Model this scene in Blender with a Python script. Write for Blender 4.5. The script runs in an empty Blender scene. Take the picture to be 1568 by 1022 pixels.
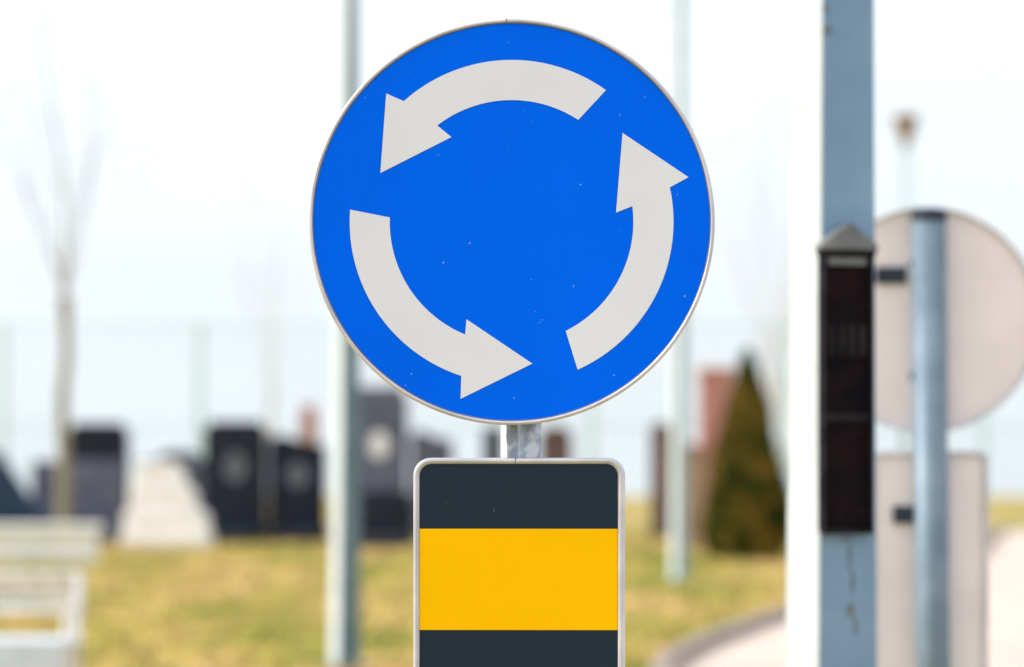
import bpy, math, random
from mathutils import Vector, Matrix
random.seed(7)
S = bpy.context.scene
C = S.collection
S.view_settings.view_transform = 'Standard'
S.view_settings.look = 'None'
S.view_settings.exposure = 0

# ---------------------------------------------------------------- materials
def mat(name, col, rough=0.6, metal=0.0, col2=None, scale=8.0, bump=0.0, detail=5, spec=0.5,
        lo=0.35, hi=0.65, bscale=None, coord='Object'):
    m = bpy.data.materials.new(name); m.use_nodes = True
    nt = m.node_tree; b = nt.nodes['Principled BSDF']
    b.inputs['Roughness'].default_value = rough
    b.inputs['Metallic'].default_value = metal
    b.inputs['Specular IOR Level'].default_value = spec
    b.inputs['Base Color'].default_value = (*col, 1)
    tc = nt.nodes.new('ShaderNodeTexCoord')
    if col2 is not None:
        n = nt.nodes.new('ShaderNodeTexNoise'); n.inputs['Scale'].default_value = scale
        n.inputs['Detail'].default_value = detail
        nt.links.new(tc.outputs[coord], n.inputs['Vector'])
        r = nt.nodes.new('ShaderNodeValToRGB')
        r.color_ramp.elements[0].position = lo; r.color_ramp.elements[1].position = hi
        r.color_ramp.elements[0].color = (*col, 1); r.color_ramp.elements[1].color = (*col2, 1)
        nt.links.new(n.outputs['Fac'], r.inputs['Fac'])
        nt.links.new(r.outputs['Color'], b.inputs['Base Color'])
    if bump > 0:
        n2 = nt.nodes.new('ShaderNodeTexNoise'); n2.inputs['Scale'].default_value = bscale or scale * 3
        n2.inputs['Detail'].default_value = 6
        nt.links.new(tc.outputs[coord], n2.inputs['Vector'])
        bp = nt.nodes.new('ShaderNodeBump'); bp.inputs['Strength'].default_value = bump
        bp.inputs['Distance'].default_value = 0.02
        nt.links.new(n2.outputs['Fac'], bp.inputs['Height'])
        nt.links.new(bp.outputs['Normal'], b.inputs['Normal'])
    return m

def sheeting(name, col, col2, cell=420, amt=0.25, spec=.12, scuff=.5):
    """retro-reflective sheeting: fine honeycomb cells + sparse dirt specks"""
    m = bpy.data.materials.new(name); m.use_nodes = True
    nt = m.node_tree; b = nt.nodes['Principled BSDF']
    b.inputs['Roughness'].default_value = 0.45
    b.inputs['Specular IOR Level'].default_value = spec
    tc = nt.nodes.new('ShaderNodeTexCoord')
    v = nt.nodes.new('ShaderNodeTexVoronoi'); v.feature = 'DISTANCE_TO_EDGE'
    v.inputs['Scale'].default_value = cell; v.inputs['Randomness'].default_value = 0.25
    nt.links.new(tc.outputs['Object'], v.inputs['Vector'])
    mr = nt.nodes.new('ShaderNodeMapRange'); mr.inputs['From Max'].default_value = 0.12
    mr.inputs['To Min'].default_value = amt; mr.inputs['To Max'].default_value = 0.0
    nt.links.new(v.outputs['Distance'], mr.inputs['Value'])
    mx = nt.nodes.new('ShaderNodeMixRGB')
    mx.inputs[1].default_value = (*col, 1); mx.inputs[2].default_value = (*col2, 1)
    nt.links.new(mr.outputs['Result'], mx.inputs[0])
    n = nt.nodes.new('ShaderNodeTexNoise'); n.inputs['Scale'].default_value = 5; n.inputs['Detail'].default_value = 4
    nt.links.new(tc.outputs['Object'], n.inputs['Vector'])
    m2 = nt.nodes.new('ShaderNodeMapRange'); m2.inputs['From Min'].default_value = .3; m2.inputs['From Max'].default_value = .7
    m2.inputs['To Min'].default_value = 0.94; m2.inputs['To Max'].default_value = 1.0
    nt.links.new(n.outputs['Fac'], m2.inputs['Value'])
    mu = nt.nodes.new('ShaderNodeMixRGB'); mu.blend_type = 'MULTIPLY'; mu.inputs[0].default_value = 1
    nt.links.new(mx.outputs[0], mu.inputs[1]); nt.links.new(m2.outputs['Result'], mu.inputs[2])
    sp = nt.nodes.new('ShaderNodeTexNoise'); sp.inputs['Scale'].default_value = 85; sp.inputs['Detail'].default_value = 3
    nt.links.new(tc.outputs['Object'], sp.inputs['Vector'])
    sr = nt.nodes.new('ShaderNodeMapRange'); sr.inputs['From Min'].default_value = .74; sr.inputs['From Max'].default_value = .765
    sr.inputs['To Max'].default_value = scuff
    nt.links.new(sp.outputs['Fac'], sr.inputs['Value'])
    m3 = nt.nodes.new('ShaderNodeMixRGB'); m3.inputs[2].default_value = (.65, .70, .75, 1)
    nt.links.new(sr.outputs['Result'], m3.inputs[0]); nt.links.new(mu.outputs[0], m3.inputs[1])
    nt.links.new(m3.outputs[0], b.inputs['Base Color'])
    return m

M = {}
M['blue'] = sheeting('blue_sheeting', (0.0, 0.138, 1.0), (0.0, 0.115, 0.92), spec=.02)
M['white'] = sheeting('white_sheeting', (0.725, 0.765, 0.865), (0.67, 0.71, 0.815))
M['yellow'] = sheeting('yellow_sheeting', (1.0, 0.57, 0.0), (1.0, 0.46, 0.0), cell=300, amt=.6, spec=.04, scuff=.1)
M['black'] = sheeting('black_sheeting', (0.015, 0.028, 0.052), (0.024, 0.036, 0.06), spec=.12, scuff=.06)
M['rim'] = mat('aluminium_rim', (.44, .45, .51), .40, .40, (.60, .60, .65), 14, .03)
M['gasket'] = mat('dark_edge', (.10, .11, .15), .6, 0, (.16, .17, .21), 30)
M['galv'] = mat('galvanised_steel', (.22, .26, .32), .55, .2, (.46, .50, .56), 45, .08, lo=.42, hi=.56)
M['galv_dull'] = mat('weathered_galvanised_steel', (.115, .175, .235), .55, .25, (.17, .235, .30), 9, .05, spec=.6)
M['signback'] = mat('grey_sign_back', (.74, .68, .70), .55, 0, (.81, .745, .765), 6, .03)
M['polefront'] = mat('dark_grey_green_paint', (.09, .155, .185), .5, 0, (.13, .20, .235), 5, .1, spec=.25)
M['pole_sunside'] = mat('pale_sunlit_side_paint', (.54, .61, .64), .55, 0, (.62, .68, .70), 5, .1)  # sunlight on the far posts' sides, put into a paler colour
M['palepole'] = mat('pale_grey_paint', (.25, .35, .38), .45, .1, (.34, .44, .47), 5, .1, spec=.3)

def rusty_pole(name, c1, c2, thr=.60):
    m = mat(name, c1, .45, 0, c2, 4, .12, lo=.3, hi=.7, spec=.3)
    nt = m.node_tree; b = nt.nodes['Principled BSDF']
    src = b.inputs['Base Color'].links[0].from_socket
    tc = nt.nodes.new('ShaderNodeTexCoord')
    n = nt.nodes.new('ShaderNodeTexNoise'); n.inputs['Scale'].default_value = 9; n.inputs['Detail'].default_value = 8
    n.inputs['Roughness'].default_value = .7
    nt.links.new(tc.outputs['Object'], n.inputs['Vector'])
    r = nt.nodes.new('ShaderNodeMapRange'); r.inputs['From Min'].default_value = thr; r.inputs['From Max'].default_value = thr+.04
    nt.links.new(n.outputs['Fac'], r.inputs['Value'])
    mx = nt.nodes.new('ShaderNodeMixRGB'); mx.inputs[2].default_value = (.12, .11, .10, 1)
    nt.links.new(r.outputs['Result'], mx.inputs[0]); nt.links.new(src, mx.inputs[1])
    nt.links.new(mx.outputs[0], b.inputs['Base Color'])
    return m
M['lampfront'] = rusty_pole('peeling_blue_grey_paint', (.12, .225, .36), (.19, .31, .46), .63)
M['lamp_sunside'] = rusty_pole('sunlit_side_paint', (.42, .47, .51), (.54, .58, .61), .67)  # whiter copy of the post paint: sunlit tone painted in, plus chips
M['rustbox'] = mat('rusty_dark_steel', (.004, .004, .007), .7, 0, (.013, .006, .008), 14, .4, spec=.05)
M['boxcap'] = mat('box_cap_steel', (.11, .125, .14), .6, 0, (.20, .21, .22), 14, .2, spec=.15)
M['boxdark'] = mat('dark_bakelite', (.010, .010, .014), .7, 0, (.024, .022, .027), 14, .2, spec=.06)
M['slot'] = mat('dark_slot', (.02, .03, .05), .7, 0, (.04, .05, .07), 20, spec=.1)
M['granite_black'] = mat('black_granite', (.010, .014, .024), .5, 0, (.030, .036, .052), 6, .1, spec=.12)
M['granite_blue'] = mat('blue_granite', (.018, .04, .085), .5, 0, (.03, .055, .105), 6, .1, spec=.15)
M['granite_grey'] = mat('grey_granite', (.085, .095, .14), .5, 0, (.15, .16, .205), 5, .1, spec=.2)
M['granite_brown'] = mat('brown_granite', (.10, .062, .058), .5, 0, (.18, .12, .10), 5, .1, spec=.2)
M['granite_red'] = mat('red_granite', (.42, .17, .11), .5, 0, (.5, .25, .17), 5, .1)
M['portrait'] = mat('portrait_enamel', (.20, .21, .25), .4, 0, (.10, .11, .13), 4)
M['marble'] = mat('white_marble', (.78, .77, .76), .55, 0, (.88, .87, .86), 3, .2)
M['whitewash'] = mat('whitewashed_stone', (.80, .78, .76), .7, 0, (.88, .86, .85), 3, .3)
M['benchpaint'] = mat('white_bench_paint', (.52, .52, .55), .5, 0, (.74, .74, .76), 12, .2)
M['benchseat'] = mat('pale_blue_slats', (.52, .59, .69), .5, 0, (.64, .70, .79), 10, .2)
M['bark'] = mat('bark', (.18, .165, .10), .9, 0, (.28, .25, .175), 14, .6)
M['twig'] = mat('twig_bark', (.44, .37, .33), .9, 0, (.52, .45, .40), 14, .2)
M['fence'] = mat('green_fence_paint', (.36, .53, .52), .5, .1, (.44, .59, .58), 9, .1)
M['kerb'] = mat('kerb_stone', (.18, .14, .115), .85, 0, (.32, .26, .22), 6, .4)
M['pave'] = mat('pale_asphalt', (.46, .375, .32), .9, 0, (.56, .475, .42), 1.4, .3, bscale=40)
M['brown_lamp'] = mat('brown_lamp_metal', (.18, .11, .055), .5, 0, (.26, .18, .10), 10, spec=.2)

# ---------------------------------------------------------------- mesh helpers
def link(me, name, m, parent=None, loc=(0, 0, 0), smooth=False, rot=(0,0,0)):
    o = bpy.data.objects.new(name, me); C.objects.link(o)
    if m: me.materials.append(m)
    o.location = loc; o.rotation_euler = rot
    if parent: o.parent = parent
    if smooth:
        for p in me.polygons: p.use_smooth = True
    return o

def empty(name, loc, rotz=0):
    e = bpy.data.objects.new(name, None); C.objects.link(e)
    e.location = loc; e.rotation_euler = (0, 0, rotz); e.empty_display_size = .2
    return e

def mesh(name, v, f, m, parent=None, bevel=0, smooth=False, segs=2, **k):
    me = bpy.data.meshes.new(name); me.from_pydata(v, [], f); me.update()
    o = link(me, name, m, parent, smooth=smooth, **k)
    if bevel:
        b = o.modifiers.new('Bevel', 'BEVEL'); b.width = bevel; b.segments = segs; b.limit_method = 'ANGLE'
    return o

def box(name, x0, x1, y0, y1, z0, z1, m, parent=None, bevel=0):
    v = [(x0,y0,z0),(x1,y0,z0),(x1,y1,z0),(x0,y1,z0),(x0,y0,z1),(x1,y0,z1),(x1,y1,z1),(x0,y1,z1)]
    f = [(0,3,2,1),(4,5,6,7),(0,1,5,4),(1,2,6,5),(2,3,7,6),(3,0,4,7)]
    return mesh(name, v, f, m, parent, bevel)

def prism(name, pts, y0, y1, m, parent=None, bevel=0):
    """pts: (x,z) counter-clockwise seen from -y"""
    n = len(pts)
    v = [(p[0], y0, p[1]) for p in pts] + [(p[0], y1, p[1]) for p in pts]
    f = [tuple(range(n)), tuple(range(2*n-1, n-1, -1))]
    f += [((i+1) % n, i, n+i, n+(i+1) % n) for i in range(n)]
    return mesh(name, v, f, m, parent, bevel)

def tube_data(V, F, p0, p1, r0, r1, seg=10, cap=True):
    p0 = Vector(p0); p1 = Vector(p1); d = (p1-p0)
    if d.length < 1e-6: return
    d.normalize()
    a = d.orthogonal().normalized(); b = d.cross(a)
    s = len(V)
    for p, r in ((p0, r0), (p1, r1)):
        for i in range(seg):
            t = 2*math.pi*i/seg
            V.append(tuple(p + a*math.cos(t)*r + b*math.sin(t)*r))
    for i in range(seg):
        j = (i+1) % seg
        F.append((s+i, s+j, s+seg+j, s+seg+i))
    if cap:
        F.append(tuple(s+i for i in range(seg-1, -1, -1)))
        F.append(tuple(s+seg+i for i in range(seg)))

def tube(name, p0, p1, r0, r1, m, parent=None, seg=32, smooth=True):
    V, F = [], []
    tube_data(V, F, p0, p1, r0, r1, seg)
    o = mesh(name, V, F, m, parent)
    if smooth:
        for p in o.data.polygons:
            p.use_smooth = len(p.vertices) == 4
    return o

def lathe_y(name, prof, cx, cz, m, parent, seg=160):
    V, F = [], []; n = len(prof)
    for i in range(seg):
        t = 2*math.pi*i/seg
        for r, y in prof: V.append((cx+r*math.cos(t), y, cz+r*math.sin(t)))
    for i in range(seg):
        j = (i+1) % seg
        for k in range(n):
            l = (k+1) % n
            F.append((i*n+k, j*n+k, j*n+l, i*n+l))
    return mesh(name, V, F, m, parent, smooth=True)

def lathe_z(name, prof, m, parent=None, seg=24, loc=(0,0,0)):
    V, F = [], []; n = len(prof)
    for i in range(seg):
        t = 2*math.pi*i/seg
        for r, z in prof: V.append((loc[0]+r*math.cos(t), loc[1]+r*math.sin(t), loc[2]+z))
    for i in range(seg):
        j = (i+1) % seg
        for k in range(n-1):
            F.append((i*n+k, j*n+k, j*n+k+1, i*n+k+1))
    return mesh(name, V, F, m, parent, smooth=True)

# ---------------------------------------------------------------- traffic sign
U = 0.6/622.0
def arc(r, a0, a1, n=40):
    return [(r*math.cos(a0+(a1-a0)*i/n), r*math.sin(a0+(a1-a0)*i/n)) for i in range(n+1)]
def ang(x, y): return math.atan2(y, x)
def rrect(x0, x1, z0, z1, r, n=10):
    pts = []
    for cx, cz, a in ((x1-r, z0+r, -90), (x1-r, z1-r, 0), (x0+r, z1-r, 90), (x0+r, z0+r, 180)):
        for i in range(n+1):
            t = math.radians(a+90*i/n)
            pts.append((cx+r*math.cos(t), cz+r*math.sin(t)))
    return pts
def fi2(a, b, t): return [(p[0]+(q[0]-p[0])*t, p[1]+(q[1]-p[1])*t) for p, q in zip(a, b)]

def traffic_sign(loc, rotz, post_r=.031, cx=-.014, px=0.0, lean=0.0, steel='galv', clamps=True):
    P = empty('traffic_sign', loc, rotz)
    zc = 1.925; yf = -.045
    pts = arc(.2945, 0, 2*math.pi, 160)[:-1]
    mesh('blue_face', [(cx+p[0], yf, zc+p[1]) for p in pts], [tuple(range(len(pts)))], M['blue'], P)
    pts = arc(.2940, 0, 2*math.pi, 160)[:-1]
    mesh('back_plate', [(cx+p[0], yf+.006, zc+p[1]) for p in pts], [tuple(range(len(pts)-1, -1, -1))], M['signback'], P)
    lathe_y('rim', [(.2938, yf+.001), (.2946, yf-.0025), (.2968, yf-.0038), (.2990, yf-.0028), (.3003, yf+.001),
                    (.3003, yf+.016), (.2990, yf+.019), (.2940, yf+.019), (.2932, yf+.014)], cx, zc, M['rim'], P)
    lathe_y('rim_gasket', [(.2929, yf-.0004), (.2929, yf-.0010), (.2942, yf-.0010), (.2942, yf-.0004)], cx, zc, M['gasket'], P)
    box('rim_seam', cx-.0078, cx-.0070, yf-.0045, yf+.017, zc+.2935, zc+.3008, M['gasket'], P)
    R, r = 248*U, 186.5*U
    def arrow(name, tail_o, tail_i, sh_i, sh_o, head):
        ao, ai = ang(tail_o[0], -tail_o[1]), ang(tail_i[0], -tail_i[1])
        bo, bi = ang(sh_o[0], -sh_o[1]), ang(sh_i[0], -sh_i[1])
        while bo < ao: bo += 2*math.pi
        while ai < ao-1: ai += 2*math.pi
        while ai > ao+1: ai -= 2*math.pi
        while bi < ai: bi += 2*math.pi
        p = arc(R, ao, bo) + [(h[0]*U, -h[1]*U) for h in head] + arc(r, bi, ai)
        mesh(name, [(cx+q[0], yf-.0008, zc+q[1]) for q in p], [tuple(range(len(p)))], M['white'], P)
    arrow('arrow_1', (145,-202), (103,-157), (-113,-147), (-163,-183), [(-192,-197), (-201,-75), (-92,-130)])
    arrow('arrow_2', (-246,-19), (-186,-7), (-72,175), (-78,239), [(-78,271), (32,217), (-69,149)])
    arrow('arrow_3', (102,228), (84,169), (186,-24), (244,-53), [(271,-68), (170,-136), (160,-14)])
    x0, x1, zt, zb = -.159, .154, 1.5765, .62
    fo = rrect(x0, x1, zb, zt, .026)
    fi = rrect(x0+.0095, x1-.0115, zb+.0095, zt-.0095, .0175)
    n = len(fo)
    yb = yf
    V = [(p[0], yb+.001, p[1]) for p in fi] + [(p[0], yb-.0038, p[1]) for p in fi2(fi, fo, .25)] + \
        [(p[0], yb-.0038, p[1]) for p in fi2(fi, fo, .75)] + [(p[0], yb, p[1]) for p in fo] + \
        [(p[0], yb+.016, p[1]) for p in fo] + [(p[0], yb+.016, p[1]) for p in fi]
    F = []
    for k in range(5):
        for i in range(n):
            j = (i+1) % n
            F.append((k*n+i, k*n+j, (k+1)*n+j, (k+1)*n+i))
    mesh('board_rim', V, F, M['rim'], P, smooth=True)
    box('board_rim_seam', -.0085, -.0075, yb-.0045, yb+.014, zt-.0098, zt+.0006, M['gasket'], P)
    fb = rrect(x0+.009, x1-.011, zb+.009, zt-.009, .0178)
    mesh('board_black', [(p[0], yb, p[1]) for p in fb], [tuple(range(n))], M['black'], P)
    mesh('board_back', [(p[0], yb+.006, p[1]) for p in fb], [tuple(range(n-1, -1, -1))], M['signback'], P)
    z = 1.4717
    for i in range(3):
        h = .1495
        box('yellow_stripe_%d' % (i+1), x0+.0092, x1-.0112, yb-.0008, yb-.0002, z-h, z, M['yellow'], P)
        z -= 2*h
    st = M[steel]
    tube('post', (px+lean, 0, -.05), (px, 0, 2.205), post_r, post_r, st, P, 40)
    lathe_z('post_cap', [(post_r+.002, -.02), (post_r+.002, .004), (post_r*.7, .012), (0, .014)], M['slot'], P, 32, (px, 0, 2.205))
    for k, zz in enumerate((2.075, 1.775, 1.42, .80)):
        if clamps:
            tube('clamp_%d' % (k+1), (px, 0, zz-.012), (px, 0, zz+.012), post_r+.003, post_r+.003, st, P, 32)
        wid = .05
        box('clamp_rail_%d' % (k+1), px-wid, px+wid, yf+.0065, -post_r+.001, zz-.011, zz+.011, st, P)
    return P

main = traffic_sign((.014, 5.045, 0), math.radians(-1.0))
back = traffic_sign((1.104, 8.96, 0), math.radians(180-3), post_r=.045, cx=.004, px=0, lean=-.02, steel='galv_dull', clamps=False)
for nm, xx, zz, w, h in (('rail_slot_1', .098, 2.043, .082, .044), ('rail_slot_2', .062, 1.407, .062, .046)):
    o = box(nm, xx-w/2, xx+w/2, -.0385, -.022, zz-h/2, zz+h/2, M['slot'], back, .003)

# ---------------------------------------------------------------- lamp posts
def square_lamppost(loc, rotz, side, top_side, H, shift, mf, ms, c=.05):
    P = empty('street_lamp', loc, rotz)
    def ring(s, z, sx):
        h = s/2; q = h*c; pts = []
        for x, y in ((-h+q,-h),(h-q,-h),(h,-h+q),(h,h-q),(h-q,h),(-h+q,h),(-h,h-q),(-h,-h+q)):
            pts.append((x+sx, y, z))
        return pts
    V = ring(side, 0, 0) + ring(top_side, H, shift)
    F = [(i, (i+1) % 8, 8+(i+1) % 8, 8+i) for i in range(8)] + [tuple(range(8, 16))]
    o = mesh('post', V, F, mf, P)
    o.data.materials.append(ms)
    for i in (4, 5, 6, 7): o.data.polygons[i].material_index = 1     # sun sides: lit tone painted on back and left faces
    box('base_plate', -side*.9, side*.9, -side*.9, side*.9, 0, .02, mf, P, .004)
    tube('arm', (shift, 0, H-.05), (shift-.9, 0, H+.35), .03, .025, mf, P, 16)
    prism('lamp_head', [(shift-1.5, H+.36), (shift-.85, H+.30), (shift-.80, H+.37), (shift-1.0, H+.44), (shift-1.45, H+.42)],
          -.11, .11, M['boxcap'], P, .01)
    return P

A = math.radians(24)
near = square_lamppost((.711, 7.59, 0), A, .166, .080, 7.0, .030, M['lampfront'], M['lamp_sunside'])
fy = -.5*(.166+(.080-.166)*1.4/7)
def fbx(name, x0, x1, z0, z1, d0, d1, m, bev=.002):
    return box(name, x0, x1, fy-d1, fy-d0, z0, z1, m, near, bev)
bx0, bx1 = -.068, .061
fbx('box_back', bx0, bx1, 1.402, 2.035, -.006, .008, M['rustbox'])
fbx('box_side_l', bx0, bx0+.006, 1.402, 2.035, .008, .022, M['boxdark'])
fbx('box_side_r', bx1-.006, bx1, 1.402, 2.035, .008, .022, M['boxdark'])
fbx('box_bottom', bx0, bx1, 1.396, 1.406, .008, .024, M['boxdark'])
fbx('box_shelf', bx0+.007, bx1-.007, 1.645, 1.664, .008, .018, M['boxdark'])
fbx('box_header', bx0+.016, bx1-.016, 1.992, 2.010, .008, .016, M['boxcap'])
for i in range(4):
    fbx('breaker_%d' % (i+1), bx0+.016+i*.026, bx0+.034+i*.026, 1.79, 1.86, .008, .016, M['boxdark'])
prism('box_cap', [(bx0-.010, 2.026), (bx1+.008, 2.026), (bx1+.006, 2.038), ((bx0+bx1)/2, 2.088), (bx0-.008, 2.038)],
      fy-.030, fy+.004, M['boxcap'], near, .003)
fbx('box_cap_drip', bx0-.006, bx1+.004, 2.014, 2.0255, -.003, .026, M['boxdark'])
M['graze'] = mat('rust_graze', (.09, .10, .11), .8, 0, (.16, .165, .16), 30, .3)
rg = random.Random(4)
def chip(cx, cz, w, h, k):
    pts = []
    for i in range(12):
        t = 2*math.pi*i/12; rr = rg.uniform(.55, 1.1)
        pts.append((cx+w*rr*math.cos(t), cz+h*rr*math.sin(t)))
    s = .166+(.080-.166)*cz/7.0
    sh = .030*cz/7
    y = -s/2-.0012
    mesh('paint_chip_%d' % k, [(p[0]+sh, y, p[1]) for p in pts], [tuple(range(12))], M['graze'], near)
for k, (cx_, cz_, w_, h_) in enumerate([(-.052, 2.515, .013, .014), (-.056, 2.56, .007, .010), (.004, 1.345, .004, .034), (.012, 1.285, .004, .03),
                                      (.008, 1.225, .011, .020), (-.005, 1.385, .020, .004), (.020, 1.19, .004, .025)]):
    chip(cx_, cz_, w_, h_, k+1)

far1 = square_lamppost((-1.184, 24, 0), A, .175, .05, 7.0, .05, M['polefront'], M['pole_sunside'])
far2 = square_lamppost((1.926, 39, 0), A, .150, .09, 9.0, .0, M['palepole'], M['pole_sunside'])

def post_top_lamp(loc, H, s=1.0):
    P = empty('street_lamp', loc)
    tube('post', (0,0,-.1), (0,0,H-.2), .07, .045, M['palepole'], P, 16)
    lathe_z('lamp_bowl', [(.04,-.35*s), (.07*s,-.25*s), (.20*s,.12*s), (.23*s,.16*s)], M['brown_lamp'], P, 20, (0,0,H))
    lathe_z('lamp_lid', [(.25*s,.16*s), (.25*s,.19*s), (.12*s,.24*s), (0,.26*s)], M['brown_lamp'], P, 20, (0,0,H))
post_top_lamp((6.98, 60, 0), 7.15, 1.1)

# ---------------------------------------------------------------- ground, pavement, kerb
def gz(y): return 0.0 if y < 58 else -(y-58)*.016
xs = [-3000,-1200,-500,-200,-100,-60,-40,-30] + list(range(-24, 25, 2)) + [30,40,60,100,200,500,1200,3000]
ys = [-300,-100,-40,-20,-10] + list(range(-6, 58, 2)) + [58,60,62,66,70,80,90,110,150,200,300,500,900,1600,2800,5000]
V = [(x, y, gz(y)) for y in ys for x in xs]; nx = len(xs)
F = [(j*nx+i, j*nx+i+1, (j+1)*nx+i+1, (j+1)*nx+i) for j in range(len(ys)-1) for i in range(nx-1)]
def lawn_mat():
    m = bpy.data.materials.new('dry_spring_grass'); m.use_nodes = True
    nt = m.node_tree; b = nt.nodes['Principled BSDF']; b.inputs['Roughness'].default_value = .95
    b.inputs['Specular IOR Level'].default_value = .1
    tc = nt.nodes.new('ShaderNodeTexCoord')
    def noise(s, d=5, vec=None):
        n = nt.nodes.new('ShaderNodeTexNoise'); n.inputs['Scale'].default_value = s; n.inputs['Detail'].default_value = d
        nt.links.new(vec or tc.outputs['Object'], n.inputs['Vector']); return n.outputs['Fac']
    mp = nt.nodes.new('ShaderNodeMapping'); mp.inputs['Scale'].default_value = (1, .22, 1)
    nt.links.new(tc.outputs['Object'], mp.inputs['Vector'])
    r = nt.nodes.new('ShaderNodeValToRGB'); e = r.color_ramp.elements
    e[0].position = .36; e[0].color = (.14, .17, .02, 1)
    e[1].position = .59; e[1].color = (.50, .33, .13, 1)
    q = e.new(.46); q.color = (.33, .275, .055, 1)
    nt.links.new(noise(.75, 5, mp.outputs['Vector']), r.inputs['Fac'])
    r2 = nt.nodes.new('ShaderNodeMapRange'); r2.inputs['From Min'].default_value = .35; r2.inputs['From Max'].default_value = .65
    r2.inputs['To Min'].default_value = .5; r2.inputs['To Max'].default_value = 1.3
    mp2 = nt.nodes.new('ShaderNodeMapping'); mp2.inputs['Scale'].default_value = (1, .35, 1)
    nt.links.new(tc.outputs['Object'], mp2.inputs['Vector'])
    nt.links.new(noise(3, 6, mp2.outputs['Vector']), r2.inputs['Value'])
    mu = nt.nodes.new('ShaderNodeMixRGB'); mu.blend_type = 'MULTIPLY'; mu.inputs[0].default_value = 1
    nt.links.new(r.outputs['Color'], mu.inputs[1]); nt.links.new(r2.outputs['Result'], mu.inputs[2])
    nt.links.new(mu.outputs[0], b.inputs['Base Color'])
    bp = nt.nodes.new('ShaderNodeBump'); bp.inputs['Strength'].default_value = .4; bp.inputs['Distance'].default_value = .05
    nt.links.new(noise(25, 6), bp.inputs['Height']); nt.links.new(bp.outputs['Normal'], b.inputs['Normal'])
    return m
M['lawn'] = lawn_mat()
mesh('ground', V, F, M['lawn'])

edge = [(3.6,-20),(2.9,-6),(2.3,4),(1.6,12),(.98,18),(.84,21),(.95,24),(1.60,27.2),(2.45,31),(4.1,37),(6.2,46),(8.2,58),(9.6,66)]
def ex(y):
    for (x0,y0),(x1,y1) in zip(edge, edge[1:]):
        if y0 <= y <= y1:
            return x0+(x1-x0)*(y-y0)/(y1-y0)
    return edge[-1][0]
rows = [-20+i for i in range(87)]
ex_s = {y: (ex(max(-20, y-1.5))+ex(y)+ex(min(66, y+1.5)))/3 for y in rows}
V = []; F = []
for y in rows:
    V += [(ex_s[y]+.12, y, gz(y)+.008), (16, y, gz(y)+.008)]
for i in range(len(rows)-1): F.append((2*i, 2*i+1, 2*i+3, 2*i+2))
mesh('pavement', V, F, M['pave'])
V = []; F = []
for y in rows:
    x = ex_s[y]; g = gz(y)
    V += [(x, y, g-.02), (x, y, g+.095), (x+.02, y, g+.105), (x+.125, y, g+.105), (x+.15, y, g+.09), (x+.16, y, g-.02)]
for i in range(len(rows)-1):
    for k in range(5):
        F.append((6*i+k, 6*i+k+6, 6*i+k+7, 6*i+k+1))
mesh('kerb', V, F, M['kerb'])

M['tuft'] = mat('grass_blades', (.15, .19, .025), .9, 0, (.52, .37, .14), 1.2, 0, spec=.1)
V, F = [], []
for _ in range(26000):
    y = random.uniform(21, 60); hw = y*.155
    x = random.uniform(-hw-1, hw+1)
    if x > ex(y)-.05: continue
    h = random.uniform(.03, .11)*(1.6 if random.random() < .08 else 1); w = random.uniform(.006, .016)
    a = random.uniform(0, math.pi); dx, dy = math.cos(a)*w, math.sin(a)*w
    lx, ly = random.uniform(-.05, .05), random.uniform(-.05, .05)
    s = len(V); z = gz(y)
    V += [(x-dx, y-dy, z), (x+dx, y+dy, z), (x+lx, y+ly, z+h)]; F.append((s, s+1, s+2))
mesh('grass', V, F, M['tuft'])

# ---------------------------------------------------------------- gravestones
def gravestone(x0, x1, y, h, m, kind='round', portrait=False, slab=True, depth=.28):
    P = empty('gravestone', ((x0+x1)/2, y, gz(y)))
    w = (x1-x0)/2
    ph = min(.22, h*.18)
    box('plinth', -w*1.08, w*1.08, -.28, .30, -.1, ph, m, P, .015)
    b = ph+.001
    if kind == 'round':
        pts = [(-w, b), (w, b), (w, h*.90)] + [(w*math.cos(t), h*.90+h*.10*math.sin(t)) for t in [math.pi*i/12 for i in range(1, 12)]] + [(-w, h*.90)]
    elif kind == 'step':
        pts = [(-w, b), (w, b), (w, h*.93), (w*.86, h*.95), (w*.80, h), (-w*.80, h), (-w*.86, h*.95), (-w, h*.93)]
    elif kind == 'slant':
        pts = [(-w, b), (w, b), (w, h*.2), (w*.15, h), (-w, h)]
    elif kind == 'wave':
        pts = [(-w, b), (w, b), (w, h*.90), (w*.5, h*.92), (0, h*.95), (-w*.5, h), (-w, h*.97)]
    else:
        pts = [(-w, b), (w, b), (w*.97, h), (-w*.97, h)]
    prism('stele', pts, -depth/2, depth/2, m, P, .012)
    if portrait:
        e = [(w*.34*math.cos(t), h*.62+w*.46*math.sin(t)) for t in [2*math.pi*i/24 for i in range(24)]]
        prism('portrait', e, -depth/2-.012, -depth/2+.002, portrait, P, .003)
    if slab:
        box('grave_slab', -w*.8, w*.8, -1.9, -.35, -.05, .16, m, P, .02)
    return P
gravestone(-9.1, -7.25, 53, 1.46, M['granite_blue'], 'slant', slab=False)
gravestone(-7.75, -6.25, 54.6, 1.30, M['granite_grey'], 'flat')
gravestone(-7.40, -6.40, 56.5, 1.92, M['granite_black'], 'step', slab=False)
gravestone(-6.35, -5.15, 57.5, 1.30, M['granite_grey'], 'flat', slab=False)
gravestone(-6.14, -5.40, 58.6, 1.46, M['granite_black'], 'round', slab=False)
gravestone(-5.00, -3.98, 55, 1.94, M['granite_black'], 'step', M['portrait'])
gravestone(-3.97, -3.03, 55.3, 1.72, M['granite_black'], 'wave', M['portrait'])
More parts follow.
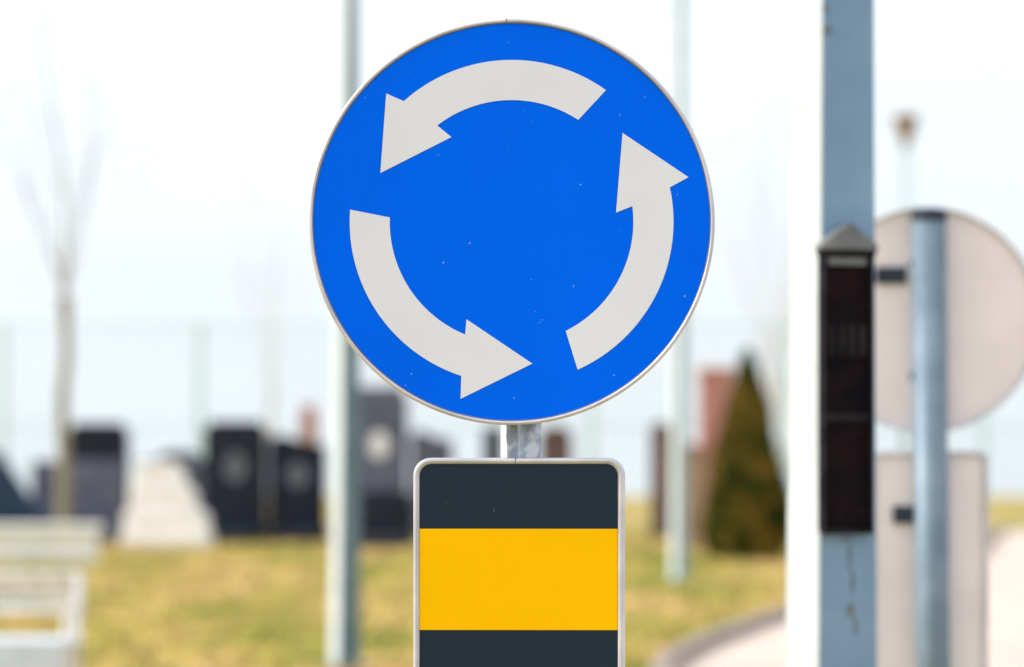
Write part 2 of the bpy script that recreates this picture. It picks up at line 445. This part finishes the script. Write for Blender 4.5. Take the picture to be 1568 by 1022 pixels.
gravestone(-3.68, -3.40, 59, 2.26, M['granite_red'], 'step', slab=False)
gravestone(-2.62, -1.69, 55, 2.50, M['granite_grey'], 'step', M['marble'])
gravestone(-1.72, -1.00, 57.5, 1.80, M['granite_grey'], 'wave', slab=False)
gravestone(-2.48, -1.53, 52.5, .86, M['granite_black'], 'round')
gravestone(-1.3, -.62, 53.5, .72, M['granite_brown'], 'flat')
gravestone(-.48, -.15, 56, 1.85, M['granite_black'], 'flat', slab=False)
gravestone(.46, 1.02, 57.5, 1.88, M['granite_brown'], 'round', slab=False)
gravestone(2.33, 2.68, 57, 1.95, M['granite_brown'], 'round', slab=False)

P = empty('white_monument', (-5.30, 52, 0))
box('step', -.66, .68, -.5, .5, -.05, .20, M['marble'], P, .03)
prism('pedestal', [(-.62, .201), (.64, .201), (.62, .46), (.52, .56), (-.58, .56), (-.62, .50)], -.42, .42, M['marble'], P, .04)
prism('body', [(-.54, .561), (.46, .561), (.44, .78), (.34, .93), (-.50, .93), (-.54, .85)], -.34, .34, M['marble'], P, .04)
prism('top_block', [(-.50, .931), (.28, .931), (.26, 1.14), (.18, 1.25), (.02, 1.29), (-.30, 1.29), (-.42, 1.25), (-.48, 1.14)], -.28, .28, M['marble'], P, .03)

P = empty('low_wall', (-8, 45, 0))
box('wall_body', -4, 2.48, -.18, .18, -.05, .42, M['whitewash'], P, .01)
box('coping', -4.05, 2.54, -.24, .24, .421, .50, M['whitewash'], P, .015)

# park bench
P = empty('park_bench', (-3.30, 20, 0))
for sx in (-.72, .72):
    V, F = [], []
    for a, b in (((sx,.05,.02),(sx,.10,.42)), ((sx,.10,.42),(sx,.20,.82)), ((sx,-.38,.02),(sx,-.36,.42)), ((sx,-.40,.42),(sx,.12,.42)),
                 ((sx,-.36,.42),(sx,-.34,.62)), ((sx,-.36,.62),(sx,.15,.64))):
        tube_data(V, F, a, b, .024, .024, 10)
    mesh('side_frame_%d' % (1 if sx < 0 else 2), V, F, M['benchpaint'], P)
V, F = [], []
tube_data(V, F, (-.74,.20,.805), (.74,.20,.805), .020, .020, 10)
tube_data(V, F, (-.74,.145,.60), (.74,.145,.60), .018, .018, 10)
tube_data(V, F, (-.74,.170,.70), (.74,.170,.70), .006, .006, 8)
for i in range(24):
    x = -.70+i*.0608
    tube_data(V, F, (x,.145,.60), (x+.06,.20,.805), .005, .005, 6)
    tube_data(V, F, (x+.06,.145,.60), (x,.20,.805), .005, .005, 6)
    for k in range(10):
        t0, t1 = 2*math.pi*k/10, 2*math.pi*(k+1)/10
        tube_data(V, F, (x+.03+.024*math.cos(t0),.172,.702+.04*math.sin(t0)), (x+.03+.024*math.cos(t1),.172,.702+.04*math.sin(t1)), .004, .004, 5, False)
mesh('backrest', V, F, M['benchpaint'], P)
for i in range(5):
    box('seat_slat_%d' % (i+1), -.72, .72, -.39+i*.098, -.305+i*.098, .425, .450, M['benchseat'], P, .006)
box('front_apron', -.70, .70, -.412, -.395, .24, .42, M['benchseat'], P, .004)

# ---------------------------------------------------------------- brick pillar with garden wall
def brick_mat():
    m = bpy.data.materials.new('red_brick'); m.use_nodes = True
    nt = m.node_tree; b = nt.nodes['Principled BSDF']; b.inputs['Roughness'].default_value = .9
    tc = nt.nodes.new('ShaderNodeTexCoord'); mp = nt.nodes.new('ShaderNodeMapping')
    mp.inputs['Rotation'].default_value = (math.radians(90), 0, 0)
    br = nt.nodes.new('ShaderNodeTexBrick'); br.inputs['Scale'].default_value = 4
    br.inputs['Color1'].default_value = (.48, .17, .14, 1); br.inputs['Color2'].default_value = (.38, .13, .11, 1)
    br.inputs['Mortar'].default_value = (.5, .42, .38, 1)
    nt.links.new(tc.outputs['Object'], mp.inputs['Vector']); nt.links.new(mp.outputs['Vector'], br.inputs['Vector'])
    nt.links.new(br.outputs['Color'], b.inputs['Base Color'])
    return m
M['brick'] = brick_mat()
M['tan'] = mat('tan_render', (.27, .17, .11), .85, 0, (.40, .27, .18), 3, .2)
P = empty('brick_pillar', (3.06, 51, 0))
box('shaft', -.24, .24, -.24, .24, -.05, 2.62, M['brick'], P, .01)
box('cap', -.28, .28, -.28, .28, 2.621, 2.72, M['granite_red'], P, .02)
P = empty('garden_wall', (2.66, 50.2, 0))
box('wall_body', -.22, .20, -.12, .12, -.05, 1.50, M['tan'], P, .01)
box('coping', -.25, .21, -.15, .15, 1.501, 1.57, M['brick'], P, .01)

# ---------------------------------------------------------------- thuja
def foliage_mat(name, c1, c2, c3):
    m = bpy.data.materials.new(name); m.use_nodes = True
    nt = m.node_tree; b = nt.nodes['Principled BSDF']; b.inputs['Roughness'].default_value = .8
    b.inputs['Specular IOR Level'].default_value = .1
    tc = nt.nodes.new('ShaderNodeTexCoord')
    n = nt.nodes.new('ShaderNodeTexNoise'); n.inputs['Scale'].default_value = 2.6; n.inputs['Detail'].default_value = 5
    nt.links.new(tc.outputs['Object'], n.inputs['Vector'])
    r = nt.nodes.new('ShaderNodeValToRGB'); e = r.color_ramp.elements
    e[0].position = .38; e[0].color = (*c1, 1); e[1].position = .60; e[1].color = (*c3, 1)
    q = e.new(.48); q.color = (*c2, 1)
    nt.links.new(n.outputs['Fac'], r.inputs['Fac']); nt.links.new(r.outputs['Color'], b.inputs['Base Color'])
    return m
M['thuja'] = foliage_mat('thuja_foliage', (.018, .042, .008), (.06, .068, .010), (.19, .125, .022))
P = empty('thuja_tree', (3.20, 46, 0))
tube('trunk', (0,0,-.05), (0,0,2.3), .07, .015, M['bark'], P, 10)
def prof(t):
    return .69*((1-t)**.74)*min(1, .66+t*2.2)
V, F = [], []
for i in range(16000):
    t = random.random()**1.25
    a = random.uniform(0, 2*math.pi)
    bulge = 1+.07*math.sin(3*a+9*t)+.06*math.sin(5*a-17*t+1)+random.uniform(-.12, .10)
    rr = prof(t)*bulge*(random.uniform(.55, 1.0)**.4)
    z = .04+t*2.76
    c = Vector((rr*math.cos(a), rr*math.sin(a), z))
    up = Vector((math.cos(a)*.35, math.sin(a)*.35, 1)).normalized()
    side = Vector((-math.sin(a), math.cos(a), 0))
    tw = random.uniform(-1.1, 1.1)
    side = side*math.cos(tw) + Vector((math.cos(a), math.sin(a), 0))*math.sin(tw)
    L = random.uniform(.05, .12); W = random.uniform(.018, .04)
    s = len(V)
    V += [tuple(c-up*L*.4), tuple(c+side*W+up*L*.1), tuple(c+up*L), tuple(c-side*W+up*L*.1)]
    F.append((s, s+1, s+2, s+3))
mesh('crown', V, F, M['thuja'], P)

# ---------------------------------------------------------------- bare trees
def bare_tree(loc, trunk_h, H, r, spread, m, seed, depth=5, nb=4):
    rnd = random.Random(seed)
    V, F = [], []
    P = empty('bare_tree', loc)
    p = Vector((0, 0, -.1)); rad = r; top = None
    segs = 8
    for i in range(segs):
        q = Vector((rnd.uniform(-.02, .02)*i*.4, rnd.uniform(-.02, .02)*i*.4, trunk_h*(i+1)/segs))
        r2 = r*(1-.35*(i+1)/segs)*(1.5 if i == segs-1 else 1)
        tube_data(V, F, p, q, rad, r2, 10); p, rad = q, r2
    def grow(p, d, L, rad, k):
        n = 4
        for i in range(n):
            d2 = (d+Vector((rnd.uniform(-.12,.12), rnd.uniform(-.12,.12), rnd.uniform(-.02,.16)))).normalized()
            q = p+d2*L/n; r2 = rad*.84
            tube_data(V, F, p, q, rad, r2, 6 if k < 2 else 4, False)
            p, d, rad = q, d2, r2
            if k < depth and i >= 1:
                for _ in range(1 if k else 2):
                    ax = Vector((rnd.uniform(-1,1), rnd.uniform(-1,1), rnd.uniform(-.1,.9)))
                    grow(p, (d+ax*.5).normalized(), L*rnd.uniform(.42, .62), rad*.55, k+1)
    for i in range(nb):
        a = 2*math.pi*i/nb+rnd.uniform(-.4, .4)
        d = Vector((math.cos(a)*spread, math.sin(a)*spread, 1)).normalized()
        grow(p, d, (H-trunk_h)*rnd.uniform(.6, .85), r*.14, 2)
    grow(p, Vector((.10, 0, 1)), (H-trunk_h)*.95, r*.32, 1)
    mesh('trunk_and_branches', V, F, m, P)
bare_tree((-6.62, 50, 0), 3.75, 6.7, .105, .36, M['bark'], 3, 4, 6)
bare_tree((-6.75, 95, gz(95)), 3.5, 9.0, .09, .4, M['twig'], 11, 4, 5)
bare_tree((6.1, 80, gz(80)), 3.6, 9.0, .10, .45, M['twig'], 5, 4, 7)
bare_tree((7.2, 90, gz(90)), 3.6, 10.5, .09, .4, M['twig'], 8, 4, 5)

# ---------------------------------------------------------------- tall sports-court fence
P = empty('sports_fence', (0, 70, gz(70)))
V, F = [], []
g = 4.25
for i in range(-5, 6):
    x = -2.42+i*4.05
    tube_data(V, F, (x, 0, -.1), (x, 0, g), .065, .065, 10)
for zz in (g-.03, 2.1, .1):
    tube_data(V, F, (-22.7, 0, zz), (17.9, 0, zz), .015, .015, 8)
mesh('posts_and_rails', V, F, M['fence'], P)
V, F = [], []
for i in range(0, 406, 2):
    x = -22.67+i*.1
    s = len(V); w = .0035
    V += [(x-w, .04, .1), (x+w, .04, .1), (x+w, .04, g), (x-w, .04, g)]; F.append((s, s+1, s+2, s+3))
for i in range(21):
    z = .1+i*.2
    s = len(V); w = .0035
    V += [(-22.7, .045, z-w), (17.9, .045, z-w), (17.9, .045, z+w), (-22.7, .045, z+w)]; F.append((s, s+1, s+2, s+3))
mesh('wire_mesh', V, F, M['fence'], P)

# ---------------------------------------------------------------- light
SUN_EL = math.radians(34)
sx, sy = -.998, .0
az = math.atan2(sx, sy)
n = math.hypot(sx, sy)
sv = Vector((sx/n*math.cos(SUN_EL), sy/n*math.cos(SUN_EL), math.sin(SUN_EL)))
ld = bpy.data.lights.new('sun', 'SUN'); ld.energy = 5.0; ld.angle = math.radians(.5); ld.color = (1, .95, .87)
lo = bpy.data.objects.new('sun', ld); C.objects.link(lo)
lo.rotation_euler = sv.to_track_quat('Z', 'Y').to_euler(); lo.location = (-20, 1, 20)

w = bpy.data.worlds.new('World'); S.world = w; w.use_nodes = True
nt = w.node_tree; bg = nt.nodes['Background']
sky = nt.nodes.new('ShaderNodeTexSky'); sky.sky_type = 'NISHITA'; sky.sun_disc = False
sky.sun_elevation = SUN_EL; sky.sun_rotation = az % (2*math.pi)
sky.air_density = 1.0; sky.dust_density = 2.0; sky.ozone_density = 1.0
# thin cloud veil: dimmer at the horizon, unseen part overhead brightened to fill shaded signs
tc = nt.nodes.new('ShaderNodeTexCoord')
mp = nt.nodes.new('ShaderNodeMapping'); mp.inputs['Scale'].default_value = (1, 1, 3.5)
nt.links.new(tc.outputs['Generated'], mp.inputs['Vector'])
cn = nt.nodes.new('ShaderNodeTexNoise'); cn.inputs['Scale'].default_value = 3.6; cn.inputs['Detail'].default_value = 6
nt.links.new(mp.outputs['Vector'], cn.inputs['Vector'])
mr = nt.nodes.new('ShaderNodeMapRange'); mr.inputs['From Min'].default_value = .3; mr.inputs['From Max'].default_value = .7
mr.inputs['To Min'].default_value = .80; mr.inputs['To Max'].default_value = .98
nt.links.new(cn.outputs['Fac'], mr.inputs['Value'])
sp = nt.nodes.new('ShaderNodeSeparateXYZ'); nt.links.new(tc.outputs['Generated'], sp.inputs[0])
cr = nt.nodes.new('ShaderNodeValToRGB')
cr.color_ramp.elements[0].position = 0.0; cr.color_ramp.elements[0].color = (.635, .685, .705, 1)
cr.color_ramp.elements[1].position = .5; cr.color_ramp.elements[1].color = (1, 1, 1.0, 1)
nt.links.new(sp.outputs['Z'], cr.inputs['Fac'])
sc = nt.nodes.new('ShaderNodeMixRGB'); sc.blend_type = 'MULTIPLY'; sc.inputs[0].default_value = 1
sc.inputs[2].default_value = (12.5, 12.7, 13.1, 1)
nt.links.new(cr.outputs['Color'], sc.inputs[1])
mx = nt.nodes.new('ShaderNodeMixRGB')
nt.links.new(mr.outputs['Result'], mx.inputs[0]); nt.links.new(sky.outputs[0], mx.inputs[1])
nt.links.new(sc.outputs[0], mx.inputs[2])
nt.links.new(mx.outputs[0], bg.inputs['Color'])
bg.inputs['Strength'].default_value = .12

# ---------------------------------------------------------------- camera
cd = bpy.data.cameras.new('camera'); cam = bpy.data.objects.new('camera', cd); C.objects.link(cam)
cam.location = (0, 0, 1.6); cam.rotation_euler = (math.radians(90), 0, 0)
cd.sensor_width = 36; cd.lens = 119.0; cd.shift_y = 166/1568
cd.clip_start = .1; cd.clip_end = 10000
cd.dof.use_dof = True; cd.dof.focus_distance = 5.0; cd.dof.aperture_fstop = 3.0; cd.dof.aperture_blades = 0
S.camera = cam
